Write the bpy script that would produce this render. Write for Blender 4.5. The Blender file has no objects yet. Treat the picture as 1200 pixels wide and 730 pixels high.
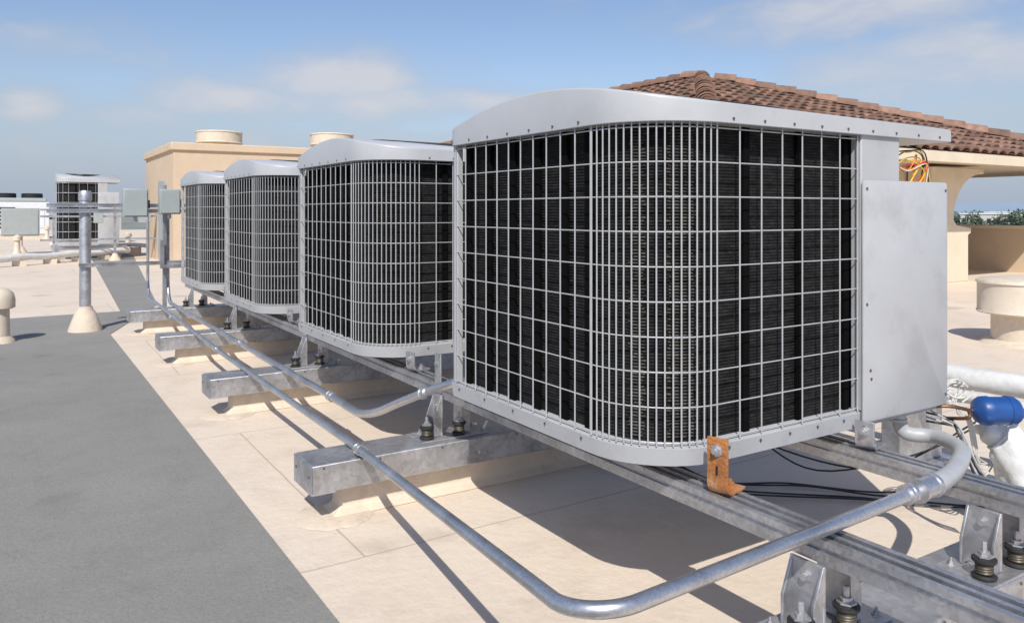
import bpy, bmesh, math, random
from mathutils import Vector, Matrix, noise
random.seed(7)
C = bpy.context.scene.collection
R = math.radians
CAMH = 1.30; TH = math.atan(585/921); CO = math.cos(TH); SI = math.sin(TH); F = 921.0

def at(px, py, Z):
    """world point seen at reference pixel px,py at depth Z (used only to work out real positions)"""
    x = (px-600)/F*Z
    return Vector((SI*Z+CO*x, CO*Z-SI*x, CAMH-(py-248)/F*Z))
def ground(px, py):
    p = at(px, py, F*CAMH/(py-248)); return p

# ---------------------------------------------------------------- materials
def newmat(name):
    m = bpy.data.materials.new(name); m.use_nodes = True
    nt = m.node_tree; b = nt.nodes['Principled BSDF']
    return m, nt, b
def mat(name, col, rough=.6, metal=0, var=.12, scale=6, bump=0, bscale=60, island=0, spec=.5, dirt=None, dscale=2.0, damt=.5, bdist=.01):
    m, nt, b = newmat(name); N = nt.nodes; L = nt.links
    tc = N.new('ShaderNodeTexCoord')
    nz = N.new('ShaderNodeTexNoise'); nz.inputs['Scale'].default_value = scale; nz.inputs['Detail'].default_value = 5; nz.inputs['Roughness'].default_value = .6
    L.new(tc.outputs['Object'], nz.inputs['Vector'])
    mr = N.new('ShaderNodeMapRange'); mr.inputs[1].default_value = .3; mr.inputs[2].default_value = .7
    mr.inputs[3].default_value = 1-var; mr.inputs[4].default_value = 1+var
    L.new(nz.outputs['Fac'], mr.inputs[0])
    vm = N.new('ShaderNodeVectorMath'); vm.operation = 'SCALE'; vm.inputs[0].default_value = col[:3]
    L.new(mr.outputs[0], vm.inputs['Scale'])
    out = vm.outputs[0]
    if island:
        g = N.new('ShaderNodeNewGeometry'); m2 = N.new('ShaderNodeMapRange'); m2.inputs[3].default_value = 1-island; m2.inputs[4].default_value = 1+island
        L.new(g.outputs['Random Per Island'], m2.inputs[0])
        v2 = N.new('ShaderNodeVectorMath'); v2.operation = 'SCALE'; L.new(out, v2.inputs[0]); L.new(m2.outputs[0], v2.inputs['Scale']); out = v2.outputs[0]
    if dirt:
        n2 = N.new('ShaderNodeTexNoise'); n2.inputs['Scale'].default_value = dscale; n2.inputs['Detail'].default_value = 7; n2.inputs['Roughness'].default_value = .7
        L.new(tc.outputs['Object'], n2.inputs['Vector'])
        m3 = N.new('ShaderNodeMapRange'); m3.inputs[1].default_value = .5; m3.inputs[2].default_value = .72; m3.inputs[4].default_value = damt
        L.new(n2.outputs['Fac'], m3.inputs[0])
        mx = N.new('ShaderNodeMix'); mx.data_type = 'RGBA'; L.new(m3.outputs[0], mx.inputs[0]); L.new(out, mx.inputs[6]); mx.inputs[7].default_value = (*dirt, 1)
        out = mx.outputs[2]
    L.new(out, b.inputs['Base Color'])
    b.inputs['Roughness'].default_value = rough; b.inputs['Metallic'].default_value = metal
    b.inputs['Specular IOR Level'].default_value = spec
    if bump:
        n3 = N.new('ShaderNodeTexNoise'); n3.inputs['Scale'].default_value = bscale; n3.inputs['Detail'].default_value = 4
        L.new(tc.outputs['Object'], n3.inputs['Vector'])
        bp = N.new('ShaderNodeBump'); bp.inputs['Strength'].default_value = bump; bp.inputs['Distance'].default_value = bdist
        L.new(n3.outputs['Fac'], bp.inputs['Height']); L.new(bp.outputs[0], b.inputs['Normal'])
    return m
def galv(name, base=.5, rough=.42, metal=.75, scale=55):
    m, nt, b = newmat(name); N = nt.nodes; L = nt.links
    tc = N.new('ShaderNodeTexCoord')
    v = N.new('ShaderNodeTexVoronoi'); v.inputs['Scale'].default_value = scale; L.new(tc.outputs['Object'], v.inputs['Vector'])
    n = N.new('ShaderNodeTexNoise'); n.inputs['Scale'].default_value = 7; n.inputs['Detail'].default_value = 7; L.new(tc.outputs['Object'], n.inputs['Vector'])
    sep = N.new('ShaderNodeSeparateColor'); L.new(v.outputs['Color'], sep.inputs[0])
    ma = N.new('ShaderNodeMath'); ma.operation = 'MULTIPLY_ADD'; ma.inputs[1].default_value = .12; L.new(sep.outputs[0], ma.inputs[0]); 
    mb = N.new('ShaderNodeMath'); mb.operation = 'MULTIPLY_ADD'; mb.inputs[1].default_value = .5; mb.inputs[2].default_value = base-.32; L.new(n.outputs['Fac'], mb.inputs[0]); L.new(mb.outputs[0], ma.inputs[2])
    cc = N.new('ShaderNodeCombineColor'); L.new(ma.outputs[0], cc.inputs[0]); L.new(ma.outputs[0], cc.inputs[1])
    mc = N.new('ShaderNodeMath'); mc.operation = 'MULTIPLY'; mc.inputs[1].default_value = 1.03; L.new(ma.outputs[0], mc.inputs[0]); L.new(mc.outputs[0], cc.inputs[2])
    L.new(cc.outputs[0], b.inputs['Base Color'])
    mr = N.new('ShaderNodeMapRange'); mr.inputs[3].default_value = rough-.12; mr.inputs[4].default_value = rough+.2; L.new(n.outputs['Fac'], mr.inputs[0]); L.new(mr.outputs[0], b.inputs['Roughness'])
    b.inputs['Metallic'].default_value = metal
    return m

M = {}
M['paint'] = mat('grey_cabinet_paint', (.43,.435,.445), .42, 0, .06, 3, .05, 140, dirt=(.29,.28,.26), dscale=5, damt=.45)
M['lid'] = mat('lid_paint', (.46,.465,.475), .36, 0, .05, 2.5, .03, 120, dirt=(.33,.32,.30), dscale=3.5, damt=.35)
M['wire'] = mat('guard_wire', (.46,.465,.47), .45, .1, .08, 20)
M['galv'] = galv('galvanised')
M['strut'] = galv('strut_steel', .47, .4, .8, 90)
M['conduit'] = galv('conduit_steel', .58, .33, .9, 160)
M['flex'] = mat('flex_jacket', (.40,.41,.42), .4, 0, .08, 20)
M['rust'] = mat('rusted_steel', (.40,.16,.05), .8, .15, .4, 22, .5, 90, dirt=(.42,.33,.24), dscale=16, damt=.9)
M['rubber'] = mat('black_rubber', (.022,.022,.024), .6)
M['brass'] = mat('dull_spring_steel', (.13,.115,.09), .5, .6)
M['dark'] = mat('dark_inside', (.012,.012,.013), .7)
M['strap'] = mat('coil_strap', (.003,.003,.003), .9, spec=.1)
M['screwmetal'] = mat('screw_metal', (.13,.13,.13), .5, .5)
M['tan'] = mat('tan_stucco', (.62,.48,.34), .9, 0, .06, 3, .4, 60, dirt=(.5,.38,.26), dscale=1.5, damt=.3)
M['cream'] = mat('cream_trim', (.70,.60,.46), .85, 0, .05, 3, .2, 60, dirt=(.5,.4,.28), dscale=2, damt=.3)
M['vent'] = mat('vent_paint', (.66,.57,.45), .6, 0, .06, 4, .1, 60, dirt=(.4,.32,.22), dscale=6, damt=.5)
M['curb'] = mat('curb_membrane', (.66,.555,.44), .8, 0, .08, 6, .4, 40, dirt=(.38,.32,.25), dscale=7, damt=.5)
M['tile'] = mat('clay_tile', (.215,.122,.083), .88, 0, .35, 4, .35, 40, island=.38, dirt=(.12,.092,.07), dscale=1.2, damt=.7)
M['tilecap'] = mat('clay_cap', (.26,.15,.105), .85, 0, .3, 6, .3, 40, island=.3, dirt=(.15,.115,.085), dscale=3, damt=.6)
M['mortar'] = mat('roof_mortar', (.15,.10,.075), .9)
M['white'] = mat('white_wrap', (.68,.68,.665), .5, 0, .06, 8, .45, 18, dirt=(.48,.46,.41), dscale=7, damt=.5, bdist=.015)
M['whitepaint'] = mat('white_paint', (.68,.69,.69), .5, 0, .05, 3)
M['boxgrey'] = mat('box_grey', (.36,.39,.38), .45, 0, .06, 6)
M['blue'] = mat('blue_enamel', (.012,.065,.24), .4, 0, .15, 10)
M['copper'] = mat('copper', (.26,.15,.10), .55, .9)
M['black'] = mat('black_cable', (.02,.02,.02), .5)
for n, c in (('yellow',(.75,.5,.03)),('orange',(.75,.22,.03)),('red',(.5,.03,.03)),('cablewhite',(.66,.64,.58))):
    M[n] = mat('wire_'+n, c, .45)
M['leaf'] = mat('leaf', (.04,.062,.032), .7, 0, .3, 1.5, island=.5)
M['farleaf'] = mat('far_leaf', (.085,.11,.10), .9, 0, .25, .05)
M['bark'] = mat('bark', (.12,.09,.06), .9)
M['hill'] = mat('hill', (.21,.27,.34), 1, 0, .08, .002)  # distance haze put into the bluish base colour
M['city'] = mat('terrain', (.24,.25,.22), 1, 0, .3, .02, dirt=(.10,.13,.08), dscale=.01, damt=.8)
M['farwall'] = mat('far_wall', (.50,.48,.44), .9)

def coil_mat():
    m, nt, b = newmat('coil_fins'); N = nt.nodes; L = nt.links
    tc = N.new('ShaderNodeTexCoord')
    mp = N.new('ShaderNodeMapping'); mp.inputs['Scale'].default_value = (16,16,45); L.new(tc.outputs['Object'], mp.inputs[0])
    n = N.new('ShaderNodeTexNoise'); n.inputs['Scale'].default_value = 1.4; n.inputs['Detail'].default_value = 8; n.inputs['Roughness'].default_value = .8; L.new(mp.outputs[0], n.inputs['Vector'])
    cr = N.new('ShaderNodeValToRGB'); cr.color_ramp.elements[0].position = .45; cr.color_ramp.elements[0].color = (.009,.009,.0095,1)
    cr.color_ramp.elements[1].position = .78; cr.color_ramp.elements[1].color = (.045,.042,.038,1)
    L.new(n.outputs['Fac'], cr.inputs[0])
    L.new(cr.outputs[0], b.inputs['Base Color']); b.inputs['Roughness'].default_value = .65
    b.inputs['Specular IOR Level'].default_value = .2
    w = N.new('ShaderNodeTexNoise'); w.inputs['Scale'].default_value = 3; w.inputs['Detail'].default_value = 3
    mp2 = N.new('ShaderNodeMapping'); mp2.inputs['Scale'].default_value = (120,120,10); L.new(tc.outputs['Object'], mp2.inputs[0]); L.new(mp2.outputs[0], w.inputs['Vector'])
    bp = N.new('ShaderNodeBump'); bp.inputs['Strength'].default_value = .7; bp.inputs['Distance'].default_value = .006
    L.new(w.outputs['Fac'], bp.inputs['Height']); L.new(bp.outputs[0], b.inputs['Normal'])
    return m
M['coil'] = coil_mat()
M['coilpale'] = mat('coil_pale_fins', (.105,.097,.082), .7, .1, .6, 30, .5, 200, spec=.2, dirt=(.012,.012,.012), dscale=14, damt=1)

def membrane():
    m, nt, b = newmat('tan_membrane'); N = nt.nodes; L = nt.links
    tc = N.new('ShaderNodeTexCoord')
    def noise_(s, d=5, r=.6):
        n = N.new('ShaderNodeTexNoise'); n.inputs['Scale'].default_value = s; n.inputs['Detail'].default_value = d; n.inputs['Roughness'].default_value = r
        L.new(tc.outputs['Object'], n.inputs['Vector']); return n.outputs['Fac']
    def ramp(v, a, bb, lo=0, hi=1):
        r = N.new('ShaderNodeMapRange'); r.inputs[1].default_value = a; r.inputs[2].default_value = bb; r.inputs[3].default_value = lo; r.inputs[4].default_value = hi; L.new(v, r.inputs[0]); return r.outputs[0]
    def mix(f, a, bb):
        x = N.new('ShaderNodeMix'); x.data_type = 'RGBA'; L.new(f, x.inputs[0])
        if isinstance(a, tuple): x.inputs[6].default_value = (*a,1)
        else: L.new(a, x.inputs[6])
        x.inputs[7].default_value = (*bb,1); return x.outputs[2]
    c = mix(ramp(noise_(.5), .35, .65), (.73,.622,.505), (.665,.56,.45))
    c = mix(ramp(noise_(2.2, 8, .7), .50, .74, 0, .6), c, (.52,.42,.325))
    c = mix(ramp(noise_(9, 7, .75), .58, .75, 0, .4), c, (.43,.355,.275))
    c = mix(ramp(noise_(60, 2), .64, .75, 0, .35), c, (.30,.25,.20))
    c = mix(ramp(noise_(1.1, 2, .4), .67, .72, 0, .45), c, (.40,.34,.27))
    br = N.new('ShaderNodeTexBrick'); br.inputs['Scale'].default_value = 1; br.inputs['Brick Width'].default_value = 3.4; br.inputs['Row Height'].default_value = 1.95
    br.inputs['Mortar Size'].default_value = .006; br.inputs['Mortar Smooth'].default_value = .5
    mp = N.new('ShaderNodeMapping'); mp.inputs['Location'].default_value = (.55,1.07,0); L.new(tc.outputs['Object'], mp.inputs[0])
    nd = N.new('ShaderNodeTexNoise'); nd.inputs['Scale'].default_value = 1.3; L.new(mp.outputs[0], nd.inputs['Vector'])
    va = N.new('ShaderNodeVectorMath'); va.operation = 'MULTIPLY_ADD'; va.inputs[1].default_value = (.05,.05,0); L.new(nd.outputs['Color'], va.inputs[0]); L.new(mp.outputs[0], va.inputs[2])
    L.new(va.outputs[0], br.inputs['Vector'])
    c = mix(ramp(br.outputs['Fac'], 0, 1, 0, .6), c, (.35,.28,.21))
    L.new(c, b.inputs['Base Color']); b.inputs['Roughness'].default_value = .75; b.inputs['Specular IOR Level'].default_value = .3
    bp = N.new('ShaderNodeBump'); bp.inputs['Strength'].default_value = .45; bp.inputs['Distance'].default_value = .014
    L.new(noise_(14, 6), bp.inputs['Height']); L.new(bp.outputs[0], b.inputs['Normal'])
    return m
M['membrane'] = membrane()
def walkmat():
    m, nt, b = newmat('grey_walkway'); N = nt.nodes; L = nt.links
    tc = N.new('ShaderNodeTexCoord')
    def noise_(s, d=5, r=.6):
        n = N.new('ShaderNodeTexNoise'); n.inputs['Scale'].default_value = s; n.inputs['Detail'].default_value = d; n.inputs['Roughness'].default_value = r
        L.new(tc.outputs['Object'], n.inputs['Vector']); return n.outputs['Fac']
    def mix(v, lo, hi, amt, a, bb):
        r = N.new('ShaderNodeMapRange'); r.inputs[1].default_value = lo; r.inputs[2].default_value = hi; r.inputs[4].default_value = amt; L.new(v, r.inputs[0])
        x = N.new('ShaderNodeMix'); x.data_type = 'RGBA'; L.new(r.outputs[0], x.inputs[0])
        if isinstance(a, tuple): x.inputs[6].default_value = (*a,1)
        else: L.new(a, x.inputs[6])
        x.inputs[7].default_value = (*bb,1); return x.outputs[2]
    c = mix(noise_(.7), .35, .65, 1, (.245,.237,.217), (.285,.274,.250))
    c = mix(noise_(3.5, 8, .7), .5, .7, .4, c, (.19,.183,.167))
    c = mix(noise_(120, 3), .5, .68, .45, c, (.14,.137,.127))
    c = mix(noise_(35, 4, .7), .55, .7, .3, c, (.35,.34,.318))
    c = mix(noise_(1.9, 1.5, .4), .68, .74, .32, c, (.15,.13,.11))
    L.new(c, b.inputs['Base Color']); b.inputs['Roughness'].default_value = .85; b.inputs['Specular IOR Level'].default_value = .25
    bp = N.new('ShaderNodeBump'); bp.inputs['Strength'].default_value = .55; bp.inputs['Distance'].default_value = .007
    L.new(noise_(60, 6, .7), bp.inputs['Height']); L.new(bp.outputs[0], b.inputs['Normal'])
    return m
M['walk'] = walkmat()

# ---------------------------------------------------------------- mesh builder
class MB:
    def __init__(s): s.v = []; s.f = []
    def add(s, vs, fs):
        o = len(s.v); s.v += [tuple(v) for v in vs]; s.f += [tuple(i+o for i in f) for f in fs]; return s
    def box(s, x0,x1,y0,y1,z0,z1):
        return s.add([(x0,y0,z0),(x1,y0,z0),(x1,y1,z0),(x0,y1,z0),(x0,y0,z1),(x1,y0,z1),(x1,y1,z1),(x0,y1,z1)],
                     [(0,3,2,1),(4,5,6,7),(0,1,5,4),(1,2,6,5),(2,3,7,6),(3,0,4,7)])
    def loft(s, rings, close=True, cap=True):
        n = len(rings[0]); vs = [p for r in rings for p in r]; fs = []
        for i in range(len(rings)-1):
            for j in range(n if close else n-1):
                k = (j+1) % n
                fs.append((i*n+j, i*n+k, (i+1)*n+k, (i+1)*n+j))
        if cap and close:
            fs.append(tuple(range(n-1,-1,-1))); fs.append(tuple(range((len(rings)-1)*n, len(rings)*n)))
        return s.add(vs, fs)
    def tube(s, pts, r, n=8, cap=True, closed=False, lump=0, ls=8):
        pts = [Vector(p) for p in pts]; rings = []; up = None
        for i, p in enumerate(pts):
            a = pts[i-1] if i else (pts[-2] if closed else p); b = pts[i+1] if i < len(pts)-1 else (pts[1] if closed else p)
            t = (b-a).normalized()
            if up is None:
                up = Vector((0,0,1)) if abs(t.z) < .9 else Vector((1,0,0))
            side = t.cross(up).normalized(); up = side.cross(t).normalized()
            rr = r[i] if isinstance(r, (list,tuple)) else r; ring = []
            for k in range(n):
                d = side*math.cos(2*math.pi*k/n) + up*math.sin(2*math.pi*k/n); q = p+d*rr
                if lump: q = q + d*(abs(noise.noise(q*ls))*2-.5+abs(noise.noise(q*ls*2.6))*.8)*lump
                ring.append(q)
            rings.append(ring)
        return s.loft(rings, True, cap)
    def lathe(s, prof, c=(0,0,0), n=24, axis=None):
        c = Vector(c); rings = []
        mt = Vector((0,0,1)).rotation_difference(Vector(axis).normalized()).to_matrix() if axis else Matrix.Identity(3)
        for (r, z) in prof:
            rings.append([c + mt @ Vector((r*math.cos(2*math.pi*k/n), r*math.sin(2*math.pi*k/n), z)) for k in range(n)])
        return s.loft(rings)
    def prism(s, poly, axis, a, b):
        def P(u, w, t): return {'x':(t,u,w),'y':(u,t,w),'z':(u,w,t)}[axis]
        return s.loft([[P(u,w,a) for u,w in poly], [P(u,w,b) for u,w in poly]])
    def build(s, name, m, parent=None, bevel=0, smooth=True, loc=None):
        me = bpy.data.meshes.new(name); me.from_pydata(s.v, [], s.f)
        bm = bmesh.new(); bm.from_mesh(me); bmesh.ops.recalc_face_normals(bm, faces=bm.faces); bm.to_mesh(me); bm.free()
        if smooth:
            me.polygons.foreach_set('use_smooth', [True]*len(me.polygons)); me.set_sharp_from_angle(angle=R(38))
        me.materials.append(M[m]); o = bpy.data.objects.new(name, me); C.objects.link(o)
        if parent: o.parent = parent
        if loc: o.location = loc
        if bevel:
            bv = o.modifiers.new('bevel','BEVEL'); bv.width = bevel; bv.segments = 2; bv.limit_method = 'ANGLE'; bv.angle_limit = R(40)
        return o
def smoothpts(pts, k=8):
    P = [Vector(p) for p in pts]; P = [P[0]*2-P[1]] + P + [P[-1]*2-P[-2]]; out = []
    for i in range(1, len(P)-2):
        for j in range(k):
            t = j/k; a,b,c,d = P[i-1:i+3]
            out.append(.5*((2*b)+(c-a)*t+(2*a-5*b+4*c-d)*t*t+(3*b-a-3*c+d)*t**3))
    out.append(P[-2]); return out
def thing(name, label, cat, loc=(0,0,0), rz=0, group=None):
    o = bpy.data.objects.new(name, None); C.objects.link(o); o.location = loc; o.rotation_euler = (0,0,rz)
    o['label'] = label; o['category'] = cat
    if group: o['group'] = group
    return o
def tag(o, label, cat, group=None):
    o['label'] = label; o['category'] = cat
    if group: o['group'] = group
    return o
def struct(o): o['kind'] = 'structure'; return o
def dup(root, loc, label, rz=0, scale=None, skip=()):
    r = root.copy(); C.objects.link(r); r.location = loc; r.rotation_euler = (0,0,rz); r['label'] = label
    if scale: r.scale = scale
    def rec(src, dst):
        for ch in list(src.children):
            if ch.name.split('.')[0] in skip: continue
            c = ch.copy(); C.objects.link(c); c.parent = dst; rec(ch, c)
    rec(root, r); return r
def spread(name, m, prof, spots, axis, parent, n=8):
    """one small turned piece per spot, each an object of its own"""
    first = None
    for p in spots:
        if first is None:
            first = MB().lathe(prof, (0,0,0), n, axis).build(name, m, parent, loc=p)
        else:
            c = first.copy(); C.objects.link(c); c.parent = parent; c.location = p

# ---------------------------------------------------------------- setting
struct(MB().box(-60,18.3,-12,62,-9,0).build('roof_deck', 'membrane', smooth=False))
wp = [(-60,-12),(.87,-12),(.87,9.3),(1.70,11.9),(2.95,25),(3.6,34),(2.9,34),(1.85,25),(1.18,11.35),(-8,11.0),(-60,11.0)]
struct(MB().prism(wp, 'z', .001, .006).build('walkway', 'walk', smooth=False))
t = MB()
t.add([(-9000,-9000,-9.2),(9000,-9000,-9.2),(9000,9000,-9.2),(-9000,9000,-9.2)], [(0,1,2,3)])
struct(t.build('terrain', 'city', smooth=False))
h = MB(); vs = []; fs = []; n = 160
for i in range(n+1):
    a = R(-50 + 160*i/n); rr = 5200
    hh = 18 + 26*abs(math.sin(i*.21)+.5*math.sin(i*.53+1)+.3*math.sin(i*1.3))
    vs += [(rr*math.sin(a), rr*math.cos(a), -12), (rr*1.02*math.sin(a), rr*1.02*math.cos(a), hh)]
for i in range(n): fs.append((2*i,2*i+2,2*i+3,2*i+1))
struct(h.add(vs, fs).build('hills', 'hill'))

# ---------------------------------------------------------------- condenser unit
RAD = .25
def path(off=0, xe=.95, y1=1.14, ds=.02):
    pts = []; n = 12
    pts.append((-off, y1)); pts.append((-off, .25+.3)); 
    for i in range(n+1):
        a = math.pi + (math.pi/2)*i/n
        pts.append((RAD+(RAD+off)*math.cos(a), RAD+(RAD+off)*math.sin(a)))
    pts.append((xe, -off)); return pts
def guard(u, zs, ys, nd, xs, wr):
    g = MB(); OFF = .012; pl = path(OFF, .95, 1.14)
    for z in zs: g.tube([(x,y,z) for x,y in pl], wr, 5)
    for y in ys: g.tube([(-OFF-.004,y,.03),(-OFF-.004,y,.995)], wr*1.1, 5)
    for i in range(nd):
        a = math.pi+(math.pi/2)*i/(nd-1); rr = RAD+OFF+.004
        g.tube([(RAD+rr*math.cos(a), RAD+rr*math.sin(a),.03),(RAD+rr*math.cos(a), RAD+rr*math.sin(a),.995)], wr*1.1, 5)
    for x in xs: g.tube([(x,-OFF-.004,.03),(x,-OFF-.004,.995)], wr*1.1, 5)
    return g.build('wire_guard', 'wire', u)
def make_unit(label):
    u = thing('condenser_unit', label, 'air conditioner', group='row of rooftop condenser units')
    b = MB(); o1 = path(.018, 1.46, 1.165); o1 = o1 + [(1.46, 1.165)]
    def inset(pl, d): 
        cx, cy = .7,.58
        return [(x+(d if x < cx else -d), y+(d if y < cy else -d)) for x,y in pl]
    b.loft([[(x,y,-.035) for x,y in inset(o1,.03)], [(x,y,-.028) for x,y in inset(o1,.006)], [(x,y,.024) for x,y in o1], [(x,y,.030) for x,y in inset(o1,.012)]])
    b.build('base_pan', 'paint', u)
    def coil(off, xe, y1, zz0, zz1, rows, amp, name, m):
        pl = path(-off, xe, y1)
        pl = [(1.1, 1.16-off)] + [(off, 1.16-off)] + pl[1:]
        c = MB(); rings = []
        N2 = rows*4
        for i in range(N2+1):
            z = zz0+(zz1-zz0)*i/N2; d = amp*(.5-.5*math.cos(i*math.pi/2))
            rings.append([(x + (d if x < .5 else 0) , y + (d if y < .5 else (-d if y > 1.0 else 0)), z) for (x,y) in pl])
        c.loft(rings, close=False); c.build(name, m, u)
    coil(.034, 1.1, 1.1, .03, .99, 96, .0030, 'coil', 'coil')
    for y in (1.10, .94, .77, .61, .45, .31): MB().box(.020,.031,y-.022,y+.022,.03,.99).build('coil_strap', 'strap', u)
    for x in (.42,.68,.93): MB().box(x-.014,x+.014,.020,.031,.03,.99).build('coil_strap', 'strap', u)
    for (a0, a1) in ((208,218),(238,259)):
        k = MB(); rings = []; j0 = j1 = 0
        for i in range(190):
            z = .04+.0049*i; r_ = RAD-(.030 if i % 2 else .040)
            if i % 2: j0 = random.uniform(-3,2); j1 = random.uniform(-2,3)
            rings.append([(RAD+r_*math.cos(R(a0+j0+(a1+j1-a0-j0)*q/4)), RAD+r_*math.sin(R(a0+j0+(a1+j1-a0-j0)*q/4)), z) for q in range(5)])
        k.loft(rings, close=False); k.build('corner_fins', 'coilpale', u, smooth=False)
    MB().box(1.10,1.18,.02,1.15,.03,.99).build('side_panel', 'paint', u)
    MB().box(.952,1.18,-.022,.02,.03,.995).build('corner_post', 'paint', u, bevel=.004)
    MB().box(-.012,.014,1.125,1.160,.03,.995).build('rear_post', 'paint', u, bevel=.003)
    def rr_(x0,x1,z0,z1,r):
        out = []
        for cx,cz,a0 in ((x1-r,z1-r,0),(x0+r,z1-r,90),(x0+r,z0+r,180),(x1-r,z0+r,270)):
            for k in range(5): a = R(a0+90*k/4); out.append((cx+r*math.cos(a), cz+r*math.sin(a)))
        return out
    e = MB()
    e.loft([[(x,-.0225,z) for x,z in rr_(.952,1.472,-.006,.826,.012)], [(x,-.026,z) for x,z in rr_(.948,1.476,-.010,.830,.014)], [(x,-.032,z) for x,z in rr_(.948,1.476,-.010,.830,.014)], [(x,-.0345,z) for x,z in rr_(.951,1.473,-.007,.827,.014)]])
    e.box(1.19,1.470,-.022,.36,-.006,.824)
    cp = e.build('control_panel', 'paint', u)
    spread('screw', 'screwmetal', [(.005,0),(.005,.003),(.0025,.0045)], [(x,-.0343,z) for (x,z) in ((.965,.40),(.965,.80),(1.46,.03),(1.46,.80),(.985,.17),(.99,.14))], (0,-1,0), cp)
    guard(u, [.040+.1035*i for i in range(10)], [1.13-.0795*i for i in range(12)], 18, [RAD+.0985*i for i in range(1,8)], .0022)
    # lid
    l = MB(); x0,x1,y0,y1 = -.028,1.502,-.034,1.185; rad = .275; rings = []
    ysam = [y0+rad*(1-math.cos(math.pi/2*i/12)) for i in range(13)] + [y0+rad+(y1-y0-rad-.06)*i/16 for i in range(1,17)] + [y1-.06+.06*math.sin(math.pi/2*i/5) for i in range(1,6)]
    def H(y):
        tt = (y-.575)/.61; return .046+.082*max(0,(1-abs(tt)**1.9))
    for y in ysam:
        xl = x0
        if y < y0+rad: xl = x0+rad-math.sqrt(max(0, rad**2-(y0+rad-y)**2))
        if y > y1-.06: xl = x0+.06-math.sqrt(max(0,.06**2-(y-(y1-.06))**2))
        hh = H(y); hr = hh-.014
        zb = .985
        rings.append([(xl,y,zb),(xl,y,1+hh-.008),(xl+.002,y,1+hh-.003),(xl+.009,y,1+hh),(x1-.01,y,1+hr),(x1,y,1+hr-.006),(x1,y,zb)])
    l.loft(rings); lid = l.build('lid', 'lid', u, bevel=.003)
    fg = MB(); cx, cy = .62,.575
    def FZ(x,y): return 1.003+H(y)-.014*(x/1.5)
    for rr in [.06+.045*i for i in range(9)]:
        fg.tube([(cx+rr*math.cos(2*math.pi*i/32), cy+rr*math.sin(2*math.pi*i/32), FZ(cx+rr*math.cos(2*math.pi*i/32), cy+rr*math.sin(2*math.pi*i/32))) for i in range(33)], .003, 5, cap=False)
    for a in range(8):
        fg.tube([(cx+q*.052*math.cos(a*math.pi/4), cy+q*.052*math.sin(a*math.pi/4), FZ(cx+q*.052*math.cos(a*math.pi/4), cy+q*.052*math.sin(a*math.pi/4))) for q in range(9)], .003, 5)
    fg.build('fan_grille', 'black', lid)
    pr = [(.0042,0),(.0042,.003)]
    spread('screw', 'screwmetal', pr, [(x0-.0005,.3+.14*i,1.0) for i in range(7)], (-1,0,0), lid)
    spread('screw', 'screwmetal', pr, [(.3+.14*i,y0-.0005,1.0) for i in range(9)], (0,-1,0), lid)
    spread('screw', 'screwmetal', pr, [(-.0175,.3+.2*i,.01) for i in range(5)], (-1,0,0), u)
    spread('screw', 'screwmetal', pr, [(.3+.14*i,-.0175,.01) for i in range(5)], (0,-1,0), u)
    tb = MB(); tb.box(1.182,1.225,.02,.09,.86,.965)
    for i in range(6): tb.box(1.224,1.235,.025,.085,.868+.016*i,.876+.016*i)
    tb.build('terminal_block', 'boxgrey', u)
    rnd = random.Random(3)
    for i, c in enumerate(('yellow','orange','red','yellow','black','orange','cablewhite','black','yellow')):
        z = .87+.010*i; q = MB()
        q.tube(smoothpts([(1.235,.05,z),(1.28+rnd.uniform(0,.04),.02,.87+rnd.uniform(0,.09)),(1.36+rnd.uniform(0,.08),.02,.86+rnd.uniform(0,.09)),(1.32+.02*i,.03,.815)],6), .0026, 5)
        q.build('wire', c, u)
    return u
U0 = Vector((1.527,1.67,.579)); SP = 2.04
u1 = make_unit('largest and nearest grey condenser unit, loose coloured wires beside its control panel'); u1.location = U0
cf = ('corner_fins',)
dup(u1, U0+Vector((0,SP,0)), 'second grey condenser unit of the row, directly behind the nearest one', skip=cf)
dup(u1, U0+Vector((0,2*SP,0)), 'third grey condenser unit of the row, between the second and the farthest of the row', skip=cf)
dup(u1, U0+Vector((0,3*SP,0)), 'farthest condenser unit of the row, beside the strut rack and tan penthouse', skip=cf)
sk = ('screw','wire','terminal_block','corner_fins','wire_guard')
far = dup(u1, Vector((1.02,24.3,.42)), 'distant tall condenser unit standing alone on a frame beyond the conduit rack', scale=(1,1,1.70), skip=sk)
far['group'] = 'far condenser units'
guard(far, [.04+.155*i for i in range(7)], [1.0,.75,.5], 4, [.5,.7,.9], .0035)
far2 = dup(u1, Vector((1.75,36,1.0)), 'small far condenser unit behind the lone tall one', scale=(1,1,1.1), skip=sk); far2['group'] = 'far condenser units'
guard(far2, [.04+.155*i for i in range(7)], [1.0,.75,.5], 4, [.5,.7,.9], .0035)

# ---------------------------------------------------------------- rails
def rail(x, label):
    prof = [(-.047,0),(.047,0),(.047,.022),(.038,.022),(.038,.036),(.047,.036),(.047,.060),(.028,.060),(.028,.026),(.008,.026),(.008,.060),(-.008,.060),(-.008,.026),(-.028,.026),(-.028,.060),(-.047,.060),(-.047,.042),(-.040,.042),(-.040,.030),(-.047,.030)]
    o = MB().prism(prof, 'y', -.15, 9.75).build('strut_rail', 'strut', smooth=False)
    o.location = (x,0,.430); tag(o, label, 'rail', 'strut rails under the condenser units'); return o
rail(1.735, 'long galvanised double strut rail under the left edge of the condenser units')
rail(2.465, 'long galvanised strut rail under the control panel side of the condenser units')

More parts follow.
